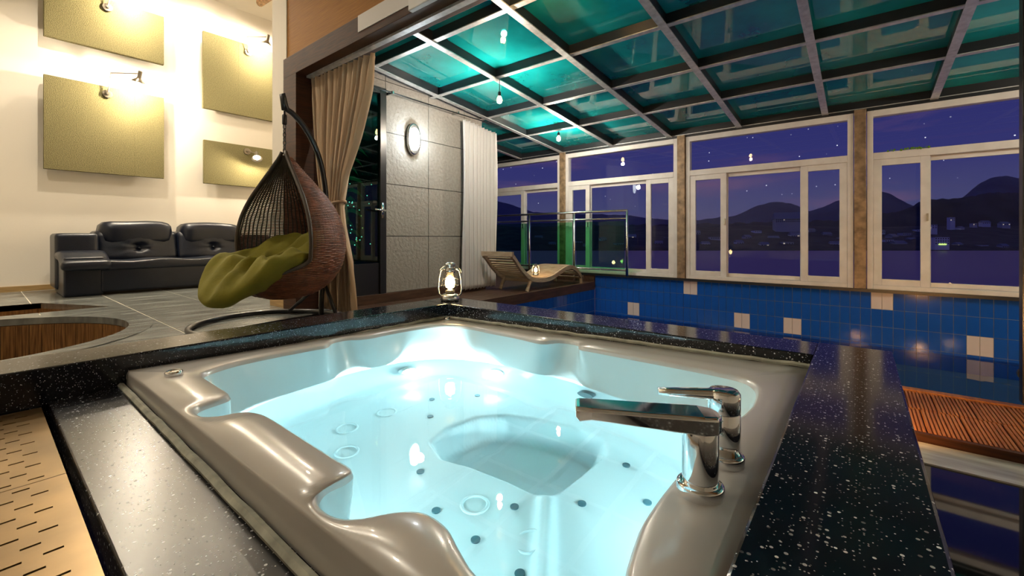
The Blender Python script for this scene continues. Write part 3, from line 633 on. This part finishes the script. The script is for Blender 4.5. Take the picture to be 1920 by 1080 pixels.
# ------------------------------------------------------------------ curtains
def curtain(name, lab, f, mtl, nu=120, nv=40, th=.004):
    bm = grid(bmesh.new(), f, nu, nv); o = obj(name, bm, mtl, None, True); k = o.modifiers.new('solid', 'SOLIDIFY'); k.thickness = th
    return tag(o, lab, 'curtain')
def fb(u, v):   # v 0 top ... 1 bottom ; gathered by a tie at about 55 percent
    z = 2.25-2.2*v
    xl = interp([(0, -4.2), (.3, -4.12), (.57, -4.0), (.75, -4.0), (1, -4.05)], v); xr = interp([(0, -3.13), (.12, -3.2), (.3, -3.38), (.45, -3.56), (.57, -3.64), (.66, -3.6), (.8, -3.48), (1, -3.42)], v)
    amp = .035*(.7+.5*abs(v-.57)); x = xl+(xr-xl)*u
    ph = u*2*PI*13+.6*math.sin(7*v); y = 2.075+amp*math.sin(ph)+.012*math.sin(ph*2.3+v*3)
    return (x+.008*math.sin(ph*1.7), y, z+(.012*math.sin(ph) if v > .99 else 0)-.02*u*(1-v))
cb_ = curtain('drape', 'beige linen curtain gathered with a tie beside the egg chair', fb, M['beige'])
tb = bmesh.new(); tube(tb, [(-3.82+.2*math.cos(a), 2.075+.06*math.sin(a), 1.0+.03*math.cos(a)) for a in [2*PI*k/32 for k in range(32)]], .014, 6, True); o = obj('tieback', tb, M['beige'], None, True); o.parent = cb_
def fw(u, v):
    z = 2.25-2.23*v; x = -4.06+.02*math.sin(u*2*PI*1.0); ph = u*2*PI*9+.4*math.sin(5*v)
    return (x+.03*math.sin(ph), 4.0+.68*u+.01*math.sin(ph*2), z-.05*u*(1-v)+.01*math.sin(ph*2)*(v > .99))
curtain('drape', 'white linen curtain hanging at the end of the stone wall', fw, M['white'])

# ------------------------------------------------------------------ sofa
sf = thing('leather_sofa', 'navy black leather sofa with tufted back against the cream wall', 'sofa', (-7.8, 1.75, 0)); le = M['leather']
def soft(name, x0, x1, y0, y1, z0, z1, bev=.05, fn=None, parent=sf, cuts=10):
    bm = B(x0, x1, y0, y1, z0, z1); bmesh.ops.bevel(bm, geom=bm.edges[:], offset=bev, segments=3, affect='EDGES', profile=.6)
    bmesh.ops.subdivide_edges(bm, edges=[e for e in bm.edges if e.calc_length() > .12], cuts=cuts, use_grid_fill=True)
    if fn:
        for v in bm.verts: v.co = Vector(fn(*v.co))
    return obj(name, bm, le, parent, True)
soft('seat_base', -8.2, -7.2, .95, 2.75, .03, .38, .03, None, cuts=2)
soft('seat_cushion', -8.0, -7.18, .93, 2.78, .30, .42, .04, lambda x, y, z: (x, y, z+.012*math.sin(y*9)*(z > .38)), cuts=12)
for side, (a, b) in (('l', (.63, .98)), ('r', (2.73, 3.08))):
    soft('arm', -8.1, -7.22, a, b, .0, .47, .03, cuts=2)
    soft('arm_pad', -7.98, -7.12, a-.03, b+.06, .42, .54, .055, lambda x, y, z: (x, y, z-.11*smooth((x+7.55)/.4)), cuts=10)
    soft('corner_block', -8.33, -7.72, a-.03, b+.02, .05, .76, .05, lambda x, y, z: (x-.10*max(0, z-.45), y, z), cuts=4)
for i, (a, b) in enumerate(((.97, 1.87), (1.86, 2.76))):
    cy = (a+b)/2
    def fback(x, y, z):
        dd = math.hypot((y-cy), (z-.56)*1.1); t = .09*math.exp(-(dd/.06)**2)*(x > -8.1)
        cr = .012*math.sin(9*math.atan2(z-.56, y-cy))*math.exp(-(dd/.16)**2)
        return (x+.08*math.cos((y-cy)/(b-a)*PI)*(x > -8.1)-t+cr-.25*max(0, z-.42), y, z)
    bc_ = soft('back_cushion', -8.3, -7.84, a, b, .38, .80, .07, fback, cuts=16)
    def fpil(x, y, z):
        e_ = abs(y-cy)/((b-a)/2); sag = .06*(1-e_*e_); wr_ = .012*math.sin(60*z+5*y)*smooth((e_-.7)/.3)
        return (x+.07*(1-e_**4)+wr_, y, z-(sag if z < .74 else 0)+.008*math.sin(9*y)+.015*(1-e_**4)*(z > .8))
    soft('head_pillow', -8.30, -7.90, a+.05, b-.05, .61, .92, .12, fpil, cuts=14)
    bmesh_b = bmesh.new(); bmesh.ops.create_uvsphere(bmesh_b, u_segments=10, v_segments=6, radius=.016, matrix=Matrix.Translation((-7.84, cy, .56))); obj('button', bmesh_b, le, bc_, True)
for y in (.75, 2.95): obj('foot', B(-7.32, -7.26, y-.03, y+.03, 0, .03), M['black'], sf)

# ------------------------------------------------------------------ wall panels and swing arm lamps
def panel(lab, y0, y1, z0, z1, seam=None):
    t = thing('acoustic_panel', lab, 'wall panel', (-8.4, (y0+y1)/2, z0), 'gold fabric wall panels')
    obj('fabric_face', B(-8.46, -8.40, y0, y1, z0, z1), M['panel'], t, bev=.008) if not seam else [obj('fabric_face', B(-8.46, -8.40, a, b, z0, z1), M['panel'], t, bev=.003) for a, b in ((y0, seam), (seam, y1))]
    obj('standoff', B(-8.549, -8.46, y0+.18, y1-.18, z0+.18, z1-.18), M['upvc'], t)
panel('upper left gold panel with lamp at the top edge', .55, 1.82, 3.38, 4.13)
panel('large gold panel above the sofa with swing arm lamp', .55, 1.82, 1.62, 2.87, 1.47)
panel('upper right gold panel near the pier', 2.33, 3.62, 2.84, 4.11, 2.85)
panel('small low gold panel behind the egg chair with bright lamp', 2.34, 3.62, 1.60, 2.32)
def swing_lamp(lab, y, z, elbow, head, aim, e=170):
    t = thing('swing_arm_lamp', lab, 'wall lamp', (-8.4, y, z), 'swing arm wall lamps'); nb = M['brass']
    b2 = bmesh.new(); tube(b2, [(-8.403, y, z), (-8.37, y, z)], .055, 20); tube(b2, [(-8.37, y, z), (-8.34, y, z)], .02, 12); obj('wall_plate', b2, nb, t)
    E_, H = Vector(elbow), Vector(head); A = Vector(aim).normalized()
    b2 = bmesh.new(); tube(b2, [(-8.35, y, z), E_], .009, 6); tube(b2, [E_, H-A*.06], .009, 6); bmesh.ops.create_icosphere(b2, subdivisions=1, radius=.014, matrix=Matrix.Translation(E_)); obj('arm', b2, nb, t)
    b2 = bmesh.new(); u = A.orthogonal().normalized(); w_ = A.cross(u); pr = None
    for s, r in ((-.10, .018), (-.09, .024), (0, .026), (.02, .04), (.06, .085), (.063, .085), (.022, .036)):
        rg = [b2.verts.new(H+A*s+(u*math.cos(q)+w_*math.sin(q))*r) for q in [2*PI*k/22 for k in range(22)]]
        if pr:
            for k in range(22): b2.faces.new((pr[k], pr[(k+1) % 22], rg[(k+1) % 22], rg[k]))
        else: b2.faces.new(rg)
        pr = rg
    shd = obj('shade', b2, nb, t, True)
    b2 = bmesh.new(); bmesh.ops.create_uvsphere(b2, u_segments=14, v_segments=10, radius=.032, matrix=Matrix.Translation(H+A*.045)); obj('bulb', b2, M['bulbl'], shd, True)
    lamp('bulb_light', H+A*.075, e, (1, .86, .66), .035, t)
swing_lamp('swing arm lamp over the large gold panel above the sofa', 1.17, 2.76, (-8.3, 1.2, 3.05), (-8.06, 1.46, 3.0), (-.35, -.1, -1))
swing_lamp('lamp plate on the upper left gold panel', 1.17, 4.0, (-8.3, 1.2, 4.25), (-8.06, 1.42, 4.22), (-.35, -.1, -1))
swing_lamp('swing arm lamp over the upper right gold panel', 3.0, 3.97, (-8.3, 2.95, 4.2), (-8.06, 3.18, 4.15), (-.35, -.1, -1))
swing_lamp('bright lamp facing out on the small low gold panel', 2.98, 2.22, (-8.28, 3.0, 2.2), (-8.16, 3.05, 2.12), (.55, -.15, -.8), 70)
def downlight(lab, x, y, e):
    t = thing('recessed_downlight', lab, 'ceiling light', (x, y, 4.74), 'recessed ceiling lights'); b2 = lathe(bmesh.new(), (x, y, 4.715), [(.05, .025), (.06, .02), (.06, 0), (.045, 0), (.045, .015)], 20); obj('trim_ring', b2, M['upvc'], t, True)
    obj('lens', lathe(bmesh.new(), (x, y, 4.722), [(.001, 0), (.044, 0), (.044, .006)], 18), M['bulbl'], t)
    lamp('down_light', (x, y, 4.68), e, (1, .88, .7), .05, t, 140, (0, 0, 0))
downlight('recessed ceiling light beside the log beams', -8.1, 2.35, 150); downlight('recessed ceiling light above the sofa front', -6.9, 1.0, 260); downlight('recessed ceiling light above the round bath', -5.2, -.8, 200); downlight('recessed ceiling light above the drain plates', -2.6, -1.2, 45)
# oval bulkhead on the stone wall
ov = thing('oval_wall_lamp', 'oval bulkhead lamp glowing white on the stone wall', 'wall lamp', (-4.15, 3.25, 1.87))
def oval(bm, ry, rz_, xs_, n=32):
    pr = None
    for x, s in xs_:
        rg = [bm.verts.new((x, 3.25+ry*s*math.cos(q), 1.87+rz_*s*math.copysign(abs(math.sin(q))**.85, math.sin(q)))) for q in [2*PI*k/n for k in range(n)]]
        if pr:
            for k in range(n): bm.faces.new((pr[k], pr[(k+1) % n], rg[(k+1) % n], rg[k]))
        else: bm.faces.new(rg)
        pr = rg
    bm.faces.new(pr); return bm
obj('bezel', oval(bmesh.new(), .095, .19, ((-4.15, 1), (-4.11, 1), (-4.10, .93), (-4.10, .7), (-4.13, .7))), M['steel'], ov, True, bev=.002)
obj('lens', oval(bmesh.new(), .068, .135, ((-4.13, 1), (-4.085, .95), (-4.07, .6))), M['bulbc'], ov, True)
lamp('lens_light', (-4.0, 3.25, 1.87), 18, (.85, .95, 1), .05, ov)
# pendants under the glass roof
def pendant(lab, x, y, drop_, e, colr=(1, .88, .72)):
    zt = rz(y)-.02; t = thing('bulb_pendant', lab, 'pendant lamp', (x, y, zt), 'bare bulbs under the glass roof')
    b2 = bmesh.new(); tube(b2, [(x, y, zt), (x, y, zt-drop_)], .004, 6); obj('cord', b2, M['black'], t)
    obj('socket', lathe(bmesh.new(), (x, y, zt-drop_-.04), [(.012, .05), (.018, .04), (.018, 0)], 12), M['black'], t, True)
    obj('bulb', lathe(bmesh.new(), (x, y, zt-drop_-.12), [(.002, 0), (.022, .012), (.03, .035), (.024, .06), (.013, .082)], 16), M['bulbw'], t, True)
    lamp('bulb_light', (x, y, zt-drop_-.16), e, colr, .03, t)
pendant('bare glowing bulb hanging near the white curtain top', -3.03, 3.54, .15, 65)
pendant('bare glowing bulb hanging closest to the windows', -3.42, 5.32, .03, 65)
pendant('bare bulb hanging over the pool beyond the right edge', 2.2, 4.43, .15, 70)
pendant('bare bulb hanging at the upper edge above the tub', -1.82, 2.45, -.02, 14, (1, .6, .25))

# ------------------------------------------------------------------ egg chair
EC = Vector((-3.70, 1.48, 0)); nv_ = Vector((.227, -.973, 0)); bv = -nv_; sv = Vector((nv_.y, -nv_.x, 0))
EH = EC+Vector((.10, .07, 0))
eg = thing('hanging_egg_chair', 'brown wicker hanging egg chair on a black stand', 'hanging chair', tuple(EC))
EP = [(0, .10), (.04, .24), (.1, .345), (.2, .43), (.32, .465), (.43, .465), (.56, .42), (.68, .335), (.8, .215), (.9, .11), (1, .02)]
def er(t):
    for i in range(len(EP)-1):
        if t <= EP[i+1][0]:
            a, b, c, d2 = EP[max(0, i-1)], EP[i], EP[i+1], EP[min(len(EP)-1, i+2)]; s = (t-b[0])/(c[0]-b[0])
            return max(.01, .5*(2*b[1]+(c[1]-a[1])*s+(2*a[1]-5*b[1]+4*c[1]-d2[1])*s*s+(3*b[1]-a[1]-3*c[1]+d2[1])*s**3))
    return EP[-1][1]
def ept(t, ph, k=1.0, off=0):
    r = er(t)*k*.96+off; return EH+nv_*(r*math.cos(ph))+sv*(r*math.sin(ph))+Vector((0, 0, .215+1.175*t))
ph0 = lambda t: math.radians(76)*smooth((t-.06)/.22)
bm = bmesh.new(); NH = 84
for i in range(NH):
    t = .012+.96*i/NH; p0 = ph0(t)
    n = 40; open_ = .5 < t < .80
    if open_ and i % 4:
        for a, b in ((p0, PI-.5), (PI+.5, 2*PI-p0)): tube(bm, [ept(t, a+(b-a)*k/16, 1, .006+.003*math.sin(k*2.2+i*PI)) for k in range(17)], .0075, 4)
    else: tube(bm, [ept(t, p0+(2*PI-2*p0)*k/n, 1, .006+.003*math.sin(k*2.2+i*PI)) for k in range(n+1)], .0075, 4)
o = obj('outer_weave', bm, M['wicker'], eg, True)
bm = bmesh.new(); nvert = 74
for i in range(nvert):
    ph = math.radians(8)+(2*PI-math.radians(16))*i/(nvert-1); pts = []
    for k in range(33):
        t = .02+.96*k/32
        if ph0(t) <= min(ph, 2*PI-ph)+.001: pts.append(ept(t, ph+.006*math.sin(k*1.1+i), 1, -.008))
    if len(pts) > 2: tube(bm, pts, .006, 4)
obj('inner_weave', bm, M['wickerin'], eg, True)
bm = bmesh.new()
pts = [ept(.06+.94*k/40, ph0(.06+.94*k/40), 1, .004) for k in range(40, -1, -1)]+[ept(.06+.94*k/40, -ph0(.06+.94*k/40), 1, .004) for k in range(1, 41)]
tube(bm, pts, .015, 8); obj('rim_hoop', bm, M['wickerin'], eg, True)
top = EC+Vector((0, 0, 1.39))
bm = bmesh.new(); pole = [(0.0, 1.765), (.03, 1.775), (.12, 1.75), (.26, 1.67), (.40, 1.53), (.50, 1.34), (.56, 1.1), (.575, .85), (.56, .5), (.5, .2), (.44, .03)]
pp = catmull([(a, b) for a, b in pole], 5)[:5*(len(pole)-1)+1]
tube(bm, [EH+bv*(p.x*.72)+Vector((0, 0, p.y-.04*smooth((p.y-1)/.7))) for p in pp], .022, 10); obj('pole', bm, M['black'], eg, True)
bm = bmesh.new(); tube(bm, [EC+Vector((.53*math.cos(a), .53*math.sin(a), .022)) for a in [2*PI*k/56 for k in range(56)]], .021, 8, True); obj('base_ring', bm, M['black'], eg, True)
bm = bmesh.new()
for s in (-1, 1): tube(bm, [EH+bv*.38+Vector((0, 0, .32)), EC+bv*.40+sv*(.3*s)+Vector((0, 0, .03))], .016, 8)
tube(bm, [EH+bv*.32+Vector((0, 0, .025)), EC-bv*.5+Vector((0, 0, .022))], .016, 8); obj('brace', bm, M['black'], eg, True)
for k in range(7):
    z = 1.40+.032*k; ax = (sv if k % 2 else nv_); bm = bmesh.new()
    tube(bm, [Vector((EH.x, EH.y, z))+ax*(.011*math.cos(a))+Vector((0, 0, .022*math.sin(a))) for a in [2*PI*q/14 for q in range(14)]], .0035, 6, True); obj('chain_link', bm, M['black'], eg, True)
bm = lathe(bmesh.new(), (EH.x, EH.y, 1.61), [(.016, 0), (.018, .01), (.018, .075), (.008, .085), (.006, .11)], 12); obj('spring', bm, M['black'], eg, True)
def fc(u, v):   # cushion: puffed round pad folded into the bowl and spilling over the front
    a = 2*PI*u; w2 = math.sin(PI*v)**.55; th = math.cos(PI*v); f = math.cos(a)*w2; s = math.sin(a)*w2
    along = .43*f+.16; side = .40*s
    zb = .40+.34*max(0, -f)**1.6+.16*abs(s)**2.2-.13*smooth((f-.25)/.75)
    fold = .018*math.sin(7*a+4*f)+.014*math.sin(15*s+5*f)+.02*noise.noise(Vector((f*4, s*4, th*2)))
    z = zb+(.12+fold)*th*(1.0 if th > 0 else .9)
    p = EH+nv_*along+sv*side; return Vector((p.x, p.y, z+fold*.5))
ecu = obj('seat_cushion', grid(bmesh.new(), fc, 72, 30, True), M['cushion'], None, True); tag(ecu, 'plump olive green cushion spilling out of the egg chair', 'cushion')

# ------------------------------------------------------------------ the bay outside
FX = Vector((-math.sin(math.radians(38.9)), math.cos(math.radians(38.9)), 0)); RT = Vector((math.cos(math.radians(38.9)), math.sin(math.radians(38.9)), 0))
SEA = -14.1
def out(depth, r, z): return FX*depth+RT*(depth*r)+Vector((0, 0, z))
o = obj('sea', grid(bmesh.new(), lambda u, v: tuple(out(30+2200*v*v, -1.2+3.2*u, SEA)), 30, 30), M['sea']); o['kind'] = 'stuff'; tag(o, 'dusky purple sea between the terrace and the far shore', 'sea')
def landz(d, r): return SEA+1.2+(max(0, d-500)*.13 if d < 760 else 33.8)+5*noise.noise(Vector((d*.012, r*9, 0)))*smooth((d-500)/80)
o = obj('shore', grid(bmesh.new(), lambda u, v: tuple(out(496+420*v, -.5+2.2*u, SEA-1 if v == 0 else landz(496+420*v, -.5+2.2*u))), 160, 40), M['land'], None, True); o['kind'] = 'structure'
def ridge(nm, lab, prof_, depth, spread, m, rough, r0=-.5, r1=1.7):
    def f(u, v):
        r = r0+(r1-r0)*u; px = 960+809*r; y = interp(prof_, px); H = (446-y)/809*depth+.7; d = depth+spread*(v-.5)*2; k = 1-abs(v-.5)*2
        hz = SEA+(H-SEA)*smooth(k)**.8
        return tuple(out(d, r, hz+rough*noise.noise(Vector((r*60, d*.01, 3)))*k+rough*.5*noise.noise(Vector((r*220, d*.03, 9)))*k))
    o = obj(nm, grid(bmesh.new(), f, 320, 24), m, None, True); tag(o, lab, 'mountain')
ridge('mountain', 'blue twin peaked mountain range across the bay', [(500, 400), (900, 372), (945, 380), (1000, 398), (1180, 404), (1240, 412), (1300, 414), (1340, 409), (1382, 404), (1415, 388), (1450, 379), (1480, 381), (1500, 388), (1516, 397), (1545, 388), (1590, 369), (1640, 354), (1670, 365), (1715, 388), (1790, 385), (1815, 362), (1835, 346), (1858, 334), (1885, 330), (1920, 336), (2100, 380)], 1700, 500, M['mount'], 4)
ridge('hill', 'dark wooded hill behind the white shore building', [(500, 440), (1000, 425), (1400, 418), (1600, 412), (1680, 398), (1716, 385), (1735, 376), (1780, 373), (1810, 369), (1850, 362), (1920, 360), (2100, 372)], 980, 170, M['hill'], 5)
def house(lab, px, py, w, h, wallm, gable=True, rows=1, depth=None, sign=False, grp='houses on the far shore'):
    r = (px-960)/809; d = depth or (508+(470-py)*5.0); z = landz(d, r)-1
    zc = .7+(446-py)/809*d; z = min(z, zc); base = out(d, r, z); H = zc+h-z
    t = thing('shore_house', lab, 'building', tuple(base), grp); m4 = Matrix.Translation(base) @ Matrix.Rotation(math.radians(38.9)+random.uniform(-.4, .4), 4, 'Z')
    obj('wall', B(-w/2, w/2, -w*.35, w*.35, 0, H, mtx=m4), wallm, t)
    if gable:
        b2 = bmesh.new(); vs = [b2.verts.new(p) for p in ((-w*.56, -w*.42, H), (w*.56, -w*.42, H), (w*.56, w*.42, H), (-w*.56, w*.42, H), (-w*.5, 0, H+w*.28), (w*.5, 0, H+w*.28))]
        for f in ((0, 1, 5, 4), (2, 3, 4, 5), (0, 4, 3), (1, 2, 5), (0, 3, 2, 1)): b2.faces.new([vs[i] for i in f])
        bmesh.ops.transform(b2, matrix=m4, verts=b2.verts); obj('roof', b2, M['hroof'], t)
    else: obj('roof', B(-w*.52, w*.52, -w*.37, w*.37, H, H+.5, mtx=m4), M['hroof'], t)
    for rr in range(rows):
        nw = max(2, int(w/2.6))
        for k in range(nw):
            x = -w/2+w*(k+.5)/nw; zz = H-1.2-2.7*rr-.9
            if zz < .3: continue
            obj('window', B(x-.7, x+.7, -w*.35-.12, -w*.35, zz, zz+1.3, mtx=m4), M['hlit'] if random.random() < .07 else M['hwin'], t)
    if sign: obj('sign', B(-w*.25, w*.28, -w*.35-.5, -w*.35-.2, H-8.6, H-7.2, mtx=m4), M['hsign'], t)
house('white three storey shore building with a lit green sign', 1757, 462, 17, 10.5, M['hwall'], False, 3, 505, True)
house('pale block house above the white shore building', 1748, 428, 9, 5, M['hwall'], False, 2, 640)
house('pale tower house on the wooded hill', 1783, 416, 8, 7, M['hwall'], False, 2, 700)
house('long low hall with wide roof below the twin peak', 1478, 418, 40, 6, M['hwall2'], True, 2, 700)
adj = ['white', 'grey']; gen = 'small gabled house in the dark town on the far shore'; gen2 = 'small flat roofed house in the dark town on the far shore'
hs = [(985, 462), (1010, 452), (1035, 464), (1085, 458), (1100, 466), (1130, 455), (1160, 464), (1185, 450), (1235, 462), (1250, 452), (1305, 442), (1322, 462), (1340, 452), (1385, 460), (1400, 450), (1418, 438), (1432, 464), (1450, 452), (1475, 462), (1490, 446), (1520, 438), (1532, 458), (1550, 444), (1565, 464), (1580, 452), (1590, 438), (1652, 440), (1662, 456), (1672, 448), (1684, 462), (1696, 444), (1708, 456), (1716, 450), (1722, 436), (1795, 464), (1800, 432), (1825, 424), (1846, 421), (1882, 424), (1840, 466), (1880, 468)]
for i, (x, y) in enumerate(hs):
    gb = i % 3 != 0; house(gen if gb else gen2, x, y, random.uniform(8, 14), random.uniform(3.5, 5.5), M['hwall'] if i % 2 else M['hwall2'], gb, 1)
